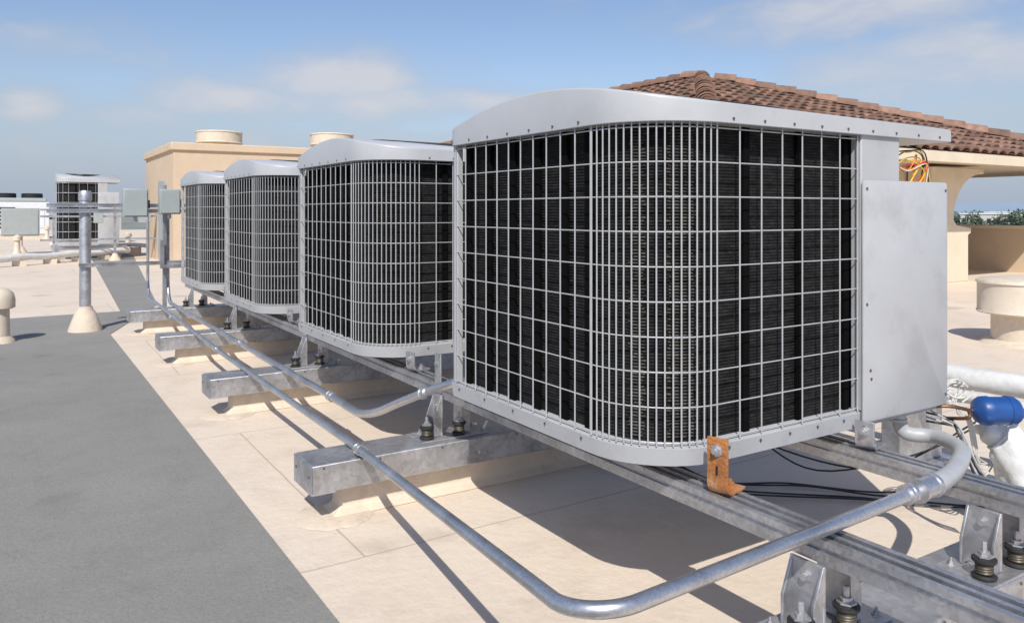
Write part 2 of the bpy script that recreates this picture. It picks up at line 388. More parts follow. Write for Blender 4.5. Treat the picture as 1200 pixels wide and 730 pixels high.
# ---------------------------------------------------------------- support beams
def beam(label):
    t = thing('support_beam', label, 'beam', group='support beams crossing under the rails')
    b = MB(); b.box(0,3.3,0,.235,.132,.25); b.build('beam', 'galv', t, bevel=.005)
    e = MB(); e.box(-.004,.10,-.004,.239,.129,.138); e.box(-.004,-.001,-.002,.237,.1382,.246); e.build('end_cap', 'galv', t)
    spread('screw', 'screwmetal', [(.006,0),(.006,.004)], [(-.004,y,.20) for y in (.03,.2)], (-1,0,0), t)
    spread('screw', 'screwmetal', [(.005,0),(.005,.003)], [(x,0,.235) for x in (.05,.3,.6,1.0,1.4)], (0,-1,0), t)
    c = MB()
    c.loft([[(.10,.030,0),(3.2,.030,0),(3.2,.205,0),(.10,.205,0)],[(.142,.065,.035),(3.18,.065,.035),(3.18,.17,.035),(.142,.17,.035)],[(.145,.070,.132),(3.18,.070,.132),(3.18,.165,.132),(.145,.165,.132)]])
    c.build('curb', 'curb', t, bevel=.01)
    f = MB()
    pts = [(.17*math.cos(2*math.pi*i/28)*(1+.08*math.sin(3*i)), .16*math.sin(2*math.pi*i/28)*(1+.07*math.cos(2*i))) for i in range(28)]
    f.loft([[(.12+x,.08+y,.001) for x,y in pts],[(.12+x*.9,.08+y*.9,.008) for x,y in pts]])
    f.build('flashing_patch', 'curb', t)
    return t
BY = [1.12,3.17,5.155,7.14,9.125]
bl = ['nearest galvanised support beam, cut by the bottom edge of the photo', 'galvanised support beam with its bright end in front of the nearest unit', 'galvanised support beam between second and third condenser units', 'galvanised support beam between third and fourth condenser units', 'farthest support beam, at the end of the unit row']
b0 = beam(bl[0]); b0.location = (1.04,BY[0],0)
for i in range(1,5): dup(b0, Vector((1.04,BY[i],0)), bl[i])

# ---------------------------------------------------------------- rail mounts
def channel(x0, sgn, w, z0, z1, y=0):
    a = MB(); th = .009; d = .046
    xs = sorted((x0, x0+sgn*th)); a.box(xs[0],xs[1],y-w/2,y+w/2,z0,z1)
    fx = sorted((x0+sgn*(th-.001), x0+sgn*d))
    for yy in (y-w/2+.0005, y+w/2-th-.0005):
        pl = [(fx[0],z0+.001),(fx[1],z0+.001),(fx[1],z0+(z1-z0)*.45),(fx[0],z1-.001)] if sgn > 0 else [(fx[1],z0+.001),(fx[0],z0+.001),(fx[0],z0+(z1-z0)*.45),(fx[1],z1-.001)]
        a.prism(pl, 'y', yy, yy+th)
    return a
def isolator(t, x, y, top):
    MB().lathe([(.031,.0105),(.034,.017),(.028,.022)], (x,y,0), 18).build('rubber_pad', 'rubber', t)
    sp = MB(); n_ = 40; sp.tube([(x+.021*math.cos(i*.62), y+.021*math.sin(i*.62), .024+(top-.038)*i/n_) for i in range(n_+1)], .0042, 6); sp.build('spring', 'brass', t)
    MB().lathe([(.028,top-.012),(.033,top-.007),(.033,top),(.020,top+.004)], (x,y,0), 18).build('rubber_cup', 'rubber', t)
    MB().lathe([(.024,top+.0045),(.024,top+.009),(.014,top+.009),(.014,top+.020),(.007,top+.020),(.007,top+.044),(.006,top+.046)], (x,y,0), 6).build('bolt', 'galv', t)
def mount(tall):
    t = thing('rail_mount', 'x', 'vibration mount', group='spring and rubber rail mounts on the beams')
    MB().box(-.175,.175,-.090,.080,.0005,.009).build('base_plate', 'galv', t, bevel=.002)
    ht = .20 if tall else .178; wd_ = .085 if tall else .100
    channel(-.050, -1, wd_, .010, ht, -.005).build('channel_bracket', 'galv', t, bevel=.002)
    channel(.050, 1, wd_, .010, ht, -.005).build('channel_bracket', 'galv', t, bevel=.002)
    if tall:
        MB().box(-.056,-.0495,-.035,.025,.203,.385).build('upright_plate', 'galv', t, bevel=.002)
        MB().lathe([(.014,0),(.014,.004),(.009,.004),(.009,.014)], (-.056,-.006,.34), 6, (-1,0,0)).build('through_bolt', 'galv', t)
    isolator(t, -.132, -.045, .066)
    isolator(t, .030, -.056, .066)
    spread('anchor_bolt', 'galv', [(.013,0),(.013,.003),(.008,.003),(.008,.011),(.004,.011),(.004,.020)], [(-.12,.055,.0088),(.150,-.060,.0088),(.150,.055,.0088)], (0,0,1), t, 6)
    MB().lathe([(.015,0),(.015,.004),(.010,.004),(.010,.015)], (-.059,-.005,.14), 6, (-1,0,0)).build('through_bolt', 'galv', t)
    return t
mS = mount(False); mT = mount(True); used = {}
which = ['nearest','second','third','fourth','farthest']
for i in range(5):
    for (x, sd) in ((1.735,'left'),(2.465,'right')):
        lb = 'galvanised spring mount of the %s rail on the %s support beam' % (sd, which[i])
        loc = Vector((x, BY[i]+.128, .25)); src = mT if (i > 0 and sd == 'left') else mS
        if i == 0: loc.y = 1.270 if sd == 'left' else 1.212
        if src.name not in used: src.location = loc; src['label'] = lb; used[src.name] = 1
        else: dup(src, loc, lb)
def bracket(loc, mt, label, h=.15):
    n = 10; r = .036; th = .009; outer = [(0,h)]; inner = [(th,h)]
    for i in range(n+1):
        a = math.pi + (math.pi/2)*i/n
        outer.append((r+r*math.cos(a), r+r*math.sin(a))); inner.append((r+(r-th)*math.cos(a), r+(r-th)*math.sin(a)))
    outer += [(.098,0),(.110,.004)]; inner += [(.098,th),(.110,th)]
    rings = []
    for (o_, i_) in zip(outer, inner): rings.append([(o_[0],0,o_[1]),(o_[0],.064,o_[1]),(i_[0],.064,i_[1]),(i_[0],0,i_[1])])
    t = thing('angle_bracket', label, 'bracket', loc, R(14), 'hold down angle brackets')
    MB().loft(rings).build('angle', mt, t, bevel=.0015)
    pr = [(.019,0),(.019,.003),(.013,.0035),(.013,.013),(.007,.013),(.007,.022)]
    MB().lathe(pr, (0,.032,h-.035), 6, (-1,0,0)).build('bolt', 'galv', t)
    MB().lathe(pr, (.075,.032,.009), 6).build('bolt', mt, t)
    MB().box(-.0015,-.0003,.029,.036,.06,.085).build('slot', 'dark', t)
    return t
bracket((1.70,1.545,.4905), 'rust', 'orange rusted angle bracket at the rounded corner of the nearest unit', .165)
bracket((2.44,1.575,.4905), 'galv', 'galvanised angle bracket under the control panel of the nearest unit', .10)
for i, nm in ((1,'second'),(2,'third'),(3,'fourth')):
    bracket((1.70,1.555+SP*i,.4905), 'galv', 'galvanised angle bracket at the rounded corner of the %s unit' % nm, .10)

# ---------------------------------------------------------------- conduits
def D(x,y,d): return Vector((x,y,CAMH-d))
def arc(p0, p1, p2, r, n=10):
    a = (p0-p1).normalized(); b = (p2-p1).normalized(); ang = a.angle(b); t = r/math.tan(ang/2)
    s = p1+a*t; e = p1+b*t; c = p1+(a+b).normalized()*(r/math.sin(ang/2)); out = []
    v0 = s-c; v1 = e-c; tot = v0.angle(v1)
    for i in range(n+1):
        k = i/n; out.append(c+(v0*math.sin((1-k)*tot)+v1*math.sin(k*tot))/math.sin(tot))
    return out
def coupling(p, d, r, parent, L=.05, m='conduit', name='coupling'):
    d = d.normalized(); o = MB()
    o.lathe([(r*1.02,-L/2),(r*1.38,-L/2),(r*1.38,-L/2+.009),(r*1.22,-L/2+.010),(r*1.22,L/2-.010),(r*1.38,L/2-.009),(r*1.38,L/2),(r*1.02,L/2)], p, 14, d)
    return o.build(name, m, parent)
cr = .0172
A_ = D(1.38,10.4,-.02); B_ = D(1.38,10.4,1.03); E_ = D(1.27,3.3,1.03); T_ = D(.908,1.175,.775); K_ = D(2.147,1.23,.77)
pts = [A_] + arc(A_,B_,E_,.25) + [D(1.285,6,1.03), E_] + arc(E_,T_,K_,.11,14) + [K_]
c1 = thing('conduit', 'long outer steel conduit along the roof, turning over the strut rail toward the nearest unit', 'conduit', group='steel conduits running from the rack to the units')
MB().tube(pts, cr, 16).build('pipe', 'conduit', c1)
dr = (T_-E_)
for p, d in ((E_+dr*.05, dr), (D(1.285,6.1,1.03), Vector((0,1,0))), (D(1.30,8.2,1.03), Vector((0,1,0)))): coupling(p, d, cr, c1)
coupling(K_, Vector((1,0.05,0)), .024, c1, .09, 'conduit', 'connector')
coupling(K_+Vector((-.085,0,0)), Vector((1,0,0)), .020, c1, .03, 'conduit', 'connector')
fl = [K_, K_+Vector((.1,.01,0)), at(1120,549,2.42), at(1126,527,2.70), at(1098,512,2.9), at(1062,507,2.95), at(1052,488,2.96)]
MB().tube(smoothpts(fl, 12), .027, 14).build('flexible_conduit', 'flex', c1)
coupling(fl[-1]+Vector((0,0,.01)), Vector((0,0,1)), .024, c1, .05, 'galv', 'connector')
A2 = D(1.50,9.72,-.02); B2 = D(1.50,9.72,1.03)
sw = [D(1.50,4.15,1.03), D(1.50,3.95,1.035), D(1.503,3.80,1.03), D(1.515,3.62,.985), D(1.53,3.42,.905), D(1.545,3.2,.82), D(1.56,3.02,.755), D(1.60,2.92,.715), D(1.70,2.88,.70), D(1.85,2.87,.70)]
c2 = thing('conduit', 'inner steel conduit bending upward into the gap behind the nearest unit', 'conduit', group='steel conduits running from the rack to the units')
MB().tube([A2] + arc(A2,B2,sw[0],.25) + smoothpts(sw,6), .020, 16).build('pipe', 'conduit', c2)
for p, d in ((D(1.5,4.25,1.03), Vector((0,1,0))), (D(1.5,6.3,1.03), Vector((0,1,0))), (D(1.548,3.16,.805), sw[6]-sw[5])): coupling(p, d, .020, c2)
for y in (BY[1]+.12, BY[2]+.12, BY[3]+.12, BY[4]+.12):
    MB().box(1.235,1.325,y-.012,y+.012,.2505,.2545).build('clamp', 'galv', c1)

# ---------------------------------------------------------------- pipes right of nearest unit
ip = thing('insulated_pipe', 'white wrapped refrigerant pipe running behind the nearest unit at right', 'pipe')
q = MB(); pp = []
for i in range(260):
    y = 7.2-.031*i; pp.append((3.98+.015*math.sin(i*.11), y, .47+.012*math.sin(i*.08)))
q.tube(pp, .055, 18, lump=.004, ls=7); q.build('insulation', 'white', ip)
for y in (6.4,4.3,2.3,.3):
    q = MB(); q.box(3.70,4.08,y-.05,y+.05,.031,.40); q.box(3.66,4.14,y-.1,y+.1,.001,.03); q.build('stand', 'galv', ip, bevel=.004)
ip2 = thing('insulated_pipe', 'thinner white wrapped pipe beside the thick one at right', 'pipe')
q = MB(); pp = []
for i in range(260):
    y = 7.2-.031*i; pp.append((3.80+.012*math.sin(i*.13+1), y, .435+.008*math.sin(i*.1)))
q.tube(pp, .030, 14, lump=.003, ls=9); q.build('insulation', 'white', ip2)
wd = []; wr_ = []
tp = at(1146,496,3.2); base = at(1180,522,3.12); foot = at(1218,610,3.0); foot2 = Vector((foot.x, foot.y, .05))
cl = smoothpts([tp, at(1162,506,3.15), base, foot, foot2], 18)
for i, p in enumerate(cl):
    k = i/(len(cl)-1); wd.append(p); wr_.append(.028+.045*math.sin(min(1,k*1.6)*math.pi/2)+.006*math.sin(i*.5))
o = MB().tube(wd, wr_, 40, lump=.022, ls=7).build('pipe_wrap', 'white'); tag(o, 'crumpled white plastic wrap hanging below the blue canister', 'pipe wrap')
fd = thing('filter_drier', 'dark blue filter canister beside the control panel of the nearest unit', 'filter canister', at(1168,481,3.0), -TH)
MB().lathe([(.012,-.092),(.018,-.086),(.044,-.076),(.054,-.060),(.0555,-.035),(.052,-.032),(.052,.032),(.0555,.035),(.054,.060),(.044,.076),(.018,.086),(.012,.092)], (0,0,0), 28, (1,0,0)).build('canister', 'blue', fd)
for s_ in (-1,1):
    MB().tube(smoothpts([(s_*.085,0,0),(s_*.105,0,0),(s_*.125,.03*s_,-.02),(s_*.145,.08,-.05)],5), .007, 10).build('copper_stub', 'copper', fd)
rnd = random.Random(11)
cb = thing('cable_bundle', 'tangle of white cables between the nearest unit and the blue canister', 'cables', at(1120,462,3.05))
for i in range(8):
    a0 = rnd.uniform(0,6); rx = rnd.uniform(.03,.08); rz = rnd.uniform(.02,.05); ox = rnd.uniform(-.03,.03); oz = rnd.uniform(-.02,.02)
    MB().tube([(ox+rx*math.cos(a0+k*.35), .02*math.sin(k*.3), oz+rz*math.sin(a0+k*.35)) for k in range(14)], .0035, 6).build('cable', 'cablewhite', cb)
for i in range(4):
    MB().tube(smoothpts([(-.06+.02*i,0,-.02),(.02,.0,-.05-.01*i),(.07+.01*i,-.01,-.12),(.10+.02*i,-.02,-.24-.03*i),(.2+.02*i,-.02,-.3)],6), .0035, 6).build('cable', 'cablewhite', cb)
bk = thing('cable_bundle', 'thin black hoses drooping under the right end of the nearest unit', 'cables', (0,0,0))
for i in range(4):
    MB().tube(smoothpts([at(1085,478+5*i,3.1), at(1110+4*i,486+rnd.uniform(0,18),3.05), at(1130+rnd.uniform(-8,6),502+6*i,2.98), at(1143,540+6*i,2.95), at(1160,566+5*i,2.95)],6), .004, 8).build('hose', 'black' if i % 2 else 'flex', bk)
MB().tube(smoothpts([at(1090,476,3.0),at(1115,476,2.98),at(1138,481,3.0)],5), .007, 8).build('elbow_pipe', 'copper', bk)
uw = thing('cable_bundle', 'thin black cables lying on the roof under the nearest unit', 'cables', (0,0,0))
for i in range(4):
    j = rnd.uniform(-.10,.10)
    MB().tube(smoothpts([(2.9,3.1+.05*i,.012),(2.75+j,2.65,.012+.004*i),(3.1+.04*i,2.35-.05*i+j,.015),(3.35,2.15-.06*i,.012),(3.7,1.9-.04*i+j,.012),(4.2,1.75,.012)],6), .0042, 6).build('cable', 'black', uw)
for i in range(2):
    j = rnd.uniform(-.1,.1)
    MB().tube(smoothpts([(2.7+.1*i,2.75,.5),(2.85+j,2.5,.25+.04*i),(3.1,2.2+j,.12+.05*i),(3.3,1.95+.05*i,.20+j*.5),(3.5,1.75+.03*i,.40)],6), .0042, 6).build('cable', 'black', uw)

# ---------------------------------------------------------------- strut rack with pole
ry = 9.71
rk = thing('strut_rack', 'galvanised strut frame carrying grey boxes left of the farthest unit', 'rack', (0,0,0))
for (x0,x1,z) in ((.30,1.72,1.345),(.30,1.72,1.285),(.60,1.75,.70)):
    q = MB(); q.box(x0,x1,ry-.09,ry-.05,z,z+.012); q.box(x0,x1,ry-.09,ry-.05,z+.030,z+.042); q.box(x0,x1,ry-.085,ry-.055,z+.0121,z+.0299)
    q.build('crossbar', 'strut', rk)
MB().box(1.439,1.481,ry-.048,ry-.006,.12,1.60).build('post', 'strut', rk, bevel=.003)
MB().lathe([(.14,0),(.12,.03),(.06,.12),(.05,.14)], (1.46,ry-.027,0), 20).build('post_boot', 'curb', rk)
q = MB(); q.box(1.40,1.75,ry-.14,ry-.095,.66,.70); q.box(1.40,1.44,ry-.14,ry-.095,.7005,.98); q.build('brace', 'strut', rk)
for nm, x, w, z0, z1, lb in (('switch_box',1.14,.25,1.24,1.55,'grey switch box, left one of the pair on the strut rack'),('switch_box',1.49,.22,1.27,1.55,'grey switch box, right one of the pair on the strut rack')):
    t = thing(nm, lb, 'electrical box', (x, ry-.12, z0), 0, 'switch boxes on the strut rack'); hh = z1-z0
    MB().box(-w/2,w/2,-.10,.025,0,hh).build('enclosure', 'boxgrey', t, bevel=.006)
    MB().box(-w/2+.012,w/2-.012,-.112,-.102,.012,hh-.012).build('cover', 'boxgrey', t, bevel=.004)
    MB().box(w/2,w/2+.02,-.07,-.04,hh*.3,hh*.6).build('lever', 'black', t, bevel=.004)
    MB().lathe([(.02,-.05),(.02,0)], (0,-.04,0), 12).build('connector', 'galv', t)
pl = thing('pipe_pole', 'grey capped pipe pole rising from a tan cone boot', 'pole', (.665,ry,0))
MB().lathe([(.058,.10),(.058,1.44),(.056,1.45)], (0,0,0), 24).build('pole', 'galv', pl)
MB().lathe([(.066,1.42),(.068,1.50),(.055,1.525),(.01,1.53)], (0,0,0), 24).build('cap', 'galv', pl)
MB().lathe([(.17,0),(.165,.03),(.10,.21),(.075,.24),(.072,.27),(.06,.27)], (0,0,0), 28).build('cone_boot', 'curb', pl)
spread('clamp', 'galv', [(.059,-.015),(.064,-.015),(.064,.015),(.059,.015)], [(0,0,z) for z in (.72,1.30,1.36)], (0,0,1), pl, 20)
g = ground(-2,402)
gv = thing('roof_vent', 'small tan hooded pipe vent at the left edge of the photo', 'vent', (g.x,g.y,0))
MB().lathe([(.15,0),(.14,.03),(.10,.07),(.095,.36)], (0,0,0), 24).build('pipe', 'vent', gv)
MB().lathe([(.125,.34),(.145,.35),(.145,.43),(.13,.49),(.09,.53),(.02,.55)], (0,0,0), 24).build('hood', 'vent', gv)
g = ground(1214,404)
dv = thing('roof_vent', 'squat cream round roof vent at the right edge below the tiled pavilion', 'vent', (g.x,g.y+.1,0))
MB().lathe([(.40,0),(.36,.03),(.29,.04),(.29,.32)], (0,0,0), 40).build('base', 'vent', dv)
MB().lathe([(.29,.30),(.41,.30),(.42,.315),(.41,.33),(.41,.59),(.425,.60),(.42,.615),(.40,.63),(.1,.66),(.02,.66)], (0,0,0), 48).build('cap', 'vent', dv)

# ---------------------------------------------------------------- far left roof clutter
g = at(24,297,24); g.z = 0
cab = thing('electrical_cabinet', 'pale grey electrical cabinet on a short post at far left', 'electrical box', (g.x,g.y,0))
MB().box(-.5,.5,-.15,.15,.55,1.4).build('enclosure', 'boxgrey', cab, bevel=.01)
MB().box(-.46,.46,-.17,-.152,.59,1.36).build('door', 'boxgrey', cab, bevel=.01)
MB().lathe([(.22,0),(.1,.2),(.06,.25),(.06,.55)], (0,0,0), 16).build('post', 'curb', cab)
def longpipe(p0, p1, r, z, label, m='white'):
    t = thing('insulated_pipe', label, 'pipe', (0,0,0), 0, 'far white pipes on the roof')
    p0 = Vector((p0.x,p0.y,z)); p1 = Vector((p1.x,p1.y,z))
    MB().tube([p0.lerp(p1,i/20)+Vector((0,0,.015*math.sin(i*1.1))) for i in range(21)], r, 10).build('insulation', m, t)
    for i in range(1,6):
        p = p0.lerp(p1,i/6); MB().box(p.x-.15,p.x+.15,p.y-.07,p.y+.07,.001,z-r).build('block', 'curb', t)
longpipe(ground(-60,318), ground(150,302), .085, .20, 'nearer far white insulated pipe on blocks crossing the roof at left')
longpipe(ground(60,298), ground(210,300), .06, .30, 'white insulated pipe ending beside the tan penthouse')
def frame(label, x0,x1,ya,yb,z):
    fr = thing('equipment_frame', label, 'frame', (0,0,0))
    for y in (ya,yb):
        MB().box(x0,x1,y-.06,y+.06,z,z+.10).build('rail', 'strut', fr)
        for x in (x0+.1,x1-.2): MB().box(x-.05,x+.05,y-.05,y+.05,0,z-.001).build('leg', 'strut', fr)
frame('low steel frame carrying the distant tall condenser unit', .9,2.7,24.41,25.31,.26)
frame('low steel frame carrying the small far condenser unit', 1.6,3.4,36.15,37.05,.85)
g = ground(125,306)
fk = thing('strut_rack', 'small far strut rack with switch boxes left of the tan penthouse', 'rack', (g.x,g.y,0))
for z in (.55,1.15,1.32): MB().box(-1.5,1.6,-.02,.02,z,z+.05).build('crossbar', 'strut', fk)
for x in (-1.2,.2,1.5):
    MB().box(x-.03,x+.03,.021,.06,0,1.5).build('post', 'strut', fk); MB().lathe([(.16,0),(.05,.2)], (x,.04,0), 12).build('post_boot', 'curb', fk)
for x, s_ in ((-.2,.22),(.9,.3)): MB().box(x-s_/2,x+s_/2,-.14,-.022,1.0,1.0+s_*1.3).build('switch_box', 'boxgrey', fk, bevel=.01)
g = at(12,280,38); 
ru = thing('rooftop_unit', 'low white packaged rooftop unit at far left', 'air handler', (g.x,g.y,0))
MB().box(-2.2,1.6,-1,1,.2,1.75).build('cabinet', 'whitepaint', ru, bevel=.03)
MB().box(-2.2,1.6,-1.0,1,.0,.18).build('curb', 'curb', ru)
MB().box(-2.1,1.5,-.9,.9,1.751,1.95).build('hood', 'boxgrey', ru, bevel=.05)
for x in (-1.4,-.2,.9): MB().lathe([(.45,1.952),(.45,2.16),(.40,2.18),(.05,2.14)], (x,-.2,0), 24).build('fan_ring', 'dark', ru)
MB().box(.6,1.4,-1.02,-1.001,.5,1.4).build('access_door', 'whitepaint', ru, bevel=.01)
for i in range(6): MB().box(-1.9,.2,-1.03,-1.001,.5+.18*i,.60+.18*i).build('louvre', 'dark', ru)
for i,(px,py,lb) in enumerate(((55,282,'leftmost tiny tan vent stub on the far roof'),(20,303,'tan vent stub in front of the grey cabinet'),(150,296,'tan vent stub left of the penthouse'))):
    g = ground(px,py); t = thing('roof_vent', lb, 'vent', (g.x,g.y,0), 0, 'far vent stubs')
    MB().lathe([(.2,0),(.08,.2),(.07,.55)], (0,0,0), 14).build('pipe', 'vent', t); MB().lathe([(.11,.5),(.11,.6),(.02,.66)], (0,0,0), 14).build('cap', 'vent', t)

# ---------------------------------------------------------------- penthouse
ph = thing('penthouse', 'tan stucco rooftop penthouse with two round vents on top', 'building', (3.3,20.6,0))
MB().box(0,7.6,0,4.6,0,2.80).build('wall', 'tan', ph)
MB().box(-.06,7.66,-.06,4.66,2.80,2.99).build('parapet_cap', 'tan', ph, bevel=.02)
MB().box(-.025,-.002,1.2,2.2,0.05,2.1).build('door', 'boxgrey', ph, bevel=.01)
MB().box(1.0,1.18,-.1,-.002,1.9,2.1).build('wall_lamp', 'dark', ph, bevel=.01)
for i, (px, lb) in enumerate(((257,'left cream round vent on the tan penthouse roof'),(389,'right cream round vent on the tan penthouse roof'))):
    p = at(px,165,21.6 if i == 0 else 22.3)
    t = thing('drum_vent', lb, 'vent', (p.x,p.y,2.99), 0, 'round vents on the penthouse roof')
    MB().lathe([(.50,0),(.50,.18)], (0,0,0), 32).build('base', 'vent', t)
    MB().lathe([(.50,.16),(.60,.16),(.62,.18),(.60,.2),(.60,.44),(.62,.46),(.60,.49),(.2,.53),(.02,.53)], (0,0,0), 40).build('cap', 'vent', t)

# ---------------------------------------------------------------- tiled pavilion
EX, EY, W = 7.40, 6.96, 5.93; WB = 1.0
EZ, AZ = 2.27, 4.34; RY2 = 16.0; YB = RY2+WB; XB = EX+2*W; AX = EX+W; AY = EY+W
hb = thing('tiled_pavilion', 'cream pavilion under a hipped clay tile roof behind the nearest unit', 'building', (0,0,0))
q = MB()
q.add([(EX,EY,EZ),(XB,EY,EZ),(XB,YB,EZ),(EX,YB,EZ),(AX,AY,AZ),(AX,RY2,AZ)], [(0,1,4),(1,2,5,4),(2,3,5),(3,0,4,5),(3,2,1,0)])
q.build('roof', 'mortar', hb, smooth=False)
def tiles(orig, u, d, n, L, ulen, inside, tw=.30, tl=.44):
    mb = MB(); rows = int(L/tl)+1
    for r in range(rows):
        for c in range(int(ulen/tw)+1):
            uu = (c+.5)*tw; vv = r*tl
            if not inside(uu, vv+tl*.5): continue
            ringa = []; ringb = []; jt = random.uniform(-.012,.012); js = random.uniform(-.007,.007); jz = random.uniform(-.006,.009)
            for k in range(8):
                a = math.pi*k/7; off = -math.cos(a)*tw*.43; hh = math.sin(a)*.078
                ringa.append(orig + u*(uu+off+js) + d*(vv-.03+jt) + n*(hh+.040+jz))
                ringb.append(orig + u*(uu+off*.88) + d*(vv+tl) + n*(hh*.88+.004))
            m_ = [p - n*.030 for p in ringa]
            mb.loft([m_, ringa, ringb], close=False)
    return mb
slope = Vector((0,W,AZ-EZ)); L = slope.length; dd = slope.normalized(); nn = Vector((0,-(AZ-EZ),W)).normalized()
t1 = tiles(Vector((EX,EY,EZ)), Vector((1,0,0)), dd, nn, L, 2*W, lambda u_,v_: W*(v_/L) < u_ < 2*W-W*(v_/L))
t1.build('tile_field', 'tile', hb)
slope = Vector((W,0,AZ-EZ)); dd = slope.normalized(); nn = Vector((-(AZ-EZ),0,W)).normalized()
t2 = tiles(Vector((EX,EY,EZ)), Vector((0,1,0)), dd, nn, L, YB-EY, lambda u_,v_: W*(v_/L) < u_ < (YB-EY)-WB*(v_/L)-.1)
t2.build('tile_field', 'tile', hb)
def caps(p0, p1):
    mb = MB(); d = (p1-p0); n_ = int(d.length/.44); d.normalize(); side = d.cross(Vector((0,0,1))).normalized(); up = side.cross(d).normalized()
    for i in range(n_):
        jz = random.uniform(-.008,.008)
        a0 = p0+d*(i*.44-.04); a1 = p0+d*((i+1)*.44); ra = []; rb = []
        for k in range(8):
            a = math.pi*k/7
            ra.append(a0+side*math.cos(a)*.18+up*(math.sin(a)*.17+.035+jz)); rb.append(a1+side*math.cos(a)*.14+up*(math.sin(a)*.135+.02))
        mb.loft([[q_-up*.03 for q_ in ra],ra,rb], close=False)
    return mb
ap = Vector((AX,AY,AZ)); ap2 = Vector((AX,RY2,AZ))
for a, b in ((Vector((EX,EY,EZ)),ap),(Vector((XB,EY,EZ)),ap),(ap2,ap),(Vector((EX,YB,EZ)),ap2)):
    caps(a+Vector((0,0,.04)),b+Vector((0,0,.04))).build('ridge_cap', 'tilecap', hb)
MB().box(EX-.01,XB+.01,EY-.03,EY+.02,EZ-.17,EZ-.002).build('fascia', 'cream', hb)
MB().box(EX-.03,EX+.02,EY+.025,YB,EZ-.17,EZ-.002).build('fascia', 'cream', hb)
MB().box(XB-.02,XB+.03,EY+.025,YB,EZ-.17,EZ-.002).build('fascia', 'cream', hb)
MB().box(EX+.03,XB-.03,EY+.03,YB-.03,EZ-.10,EZ-.05).build('soffit', 'cream', hb)
MB().box(9.0,14.9,8.35,YB-1.2,0,EZ-.10).build('wall', 'cream', hb)
pr = [(13.9,0),(15.12,0),(15.12,.86),(15.22,.90),(15.22,.99),(14.72,1.05),(14.62,1.15)]
for i in range(1,13):
    a = (math.pi/2)*i/12; pr.append((14.62+1.0*(1-math.cos(a)), 1.15+.86*math.sin(a)))
pr += [(15.68,2.01),(15.68,2.105),(13.9,2.105)]
MB().prism(pr, 'y', 7.85, 8.30).build('column', 'cream', hb, bevel=.01)
MB().box(18.75,19.2,7.7,8.15,-9,EZ-.10).build('column', 'cream', hb, bevel=.01)
pw = tag(MB().box(18.05,18.3,-12,62,0,.93).build('parapet_wall','tan'), 'low tan parapet wall along the right roof edge beyond the pavilion column', 'wall')
MB().box(18.0,18.35,-12,62,.9305,1.0).build('coping','cream',pw,bevel=.01)

# ---------------------------------------------------------------- distant trees and buildings
def tree(x, y, h_, cr_, label, base=-9.2):
    t = thing('tree', label, 'tree', (x,y,base), 0, 'trees beyond the parapet')
    rn = random.Random(int(x*10)+int(y))
    q = MB(); q.tube([(0,0,0),(.1,.05,h_*.4),(0,.1,h_*.7)], [.28,.2,.12], 8)
    for i in range(5):
        a = rn.uniform(0,6.28); q.tube([(0,.05,h_*.45),(math.cos(a)*cr_*.5,math.sin(a)*cr_*.5,h_*.72)], [.12,.04], 6)
    q.build('trunk', 'bark', t)
    c = MB(); blobs = [(rn.uniform(-.6,.6)*cr_, rn.uniform(-.6,.6)*cr_, h_*rn.uniform(.5,.9), cr_*rn.uniform(.28,.5)) for _ in range(14)]
    for (bx,by,bz,br) in blobs:
        for _ in range(120):
            v = Vector((rn.gauss(0,1),rn.gauss(0,1),rn.gauss(0,1))).normalized()*br*rn.uniform(.6,1.05)
            p = Vector((bx,by,bz))+v; s_ = rn.uniform(.14,.30); a = Vector((rn.gauss(0,1),rn.gauss(0,1),rn.gauss(0,1))).normalized(); b_ = a.orthogonal().normalized()
            c.add([p-a*s_, p+b_*s_*.6, p+a*s_, p-b_*s_*.6], [(0,1,2,3)])
    c.build('crown', 'leaf', t, smooth=False)
tl = ['leftmost dark green tree beyond the parapet, next to the column','second dark green tree beyond the parapet from the column','middle dark green tree beyond the right parapet','dark green tree beyond the parapet near the right edge','tree beyond the parapet cut by the right edge']
for i, px in enumerate((1140,1156,1176,1190,1212)):
    Z = 85+14*((i*3)%4); p = at(px,248,Z); top = CAMH - (251+3*((i*7)%3)-248)/F*Z
    tree(p.x, p.y, top+9.2+.6, 3.2, tl[i])
wbm = MB(); rn = random.Random(5)
for i in range(5200):
    a = R(rn.uniform(-12,72)); rr = rn.uniform(300,1400); 
    if -2 < math.degrees(a) < 58: continue
    hx = rr*math.sin(a); hy = rr*math.cos(a); z = -9+rn.uniform(1,9.2); s_ = rn.uniform(2,5)
    u_ = Vector((rn.gauss(0,1),rn.gauss(0,1),rn.gauss(0,.5))).normalized(); w_ = u_.orthogonal().normalized()
    p = Vector((hx,hy,z)); wbm.add([p-u_*s_,p+w_*s_*.6,p+u_*s_,p-w_*s_*.6],[(0,1,2,3)])
wo = wbm.build('far_woods', 'farleaf', smooth=False); wo['kind'] = 'stuff'; wo['label'] = 'hazy far trees spread across the land at the horizon'; wo['category'] = 'woods'
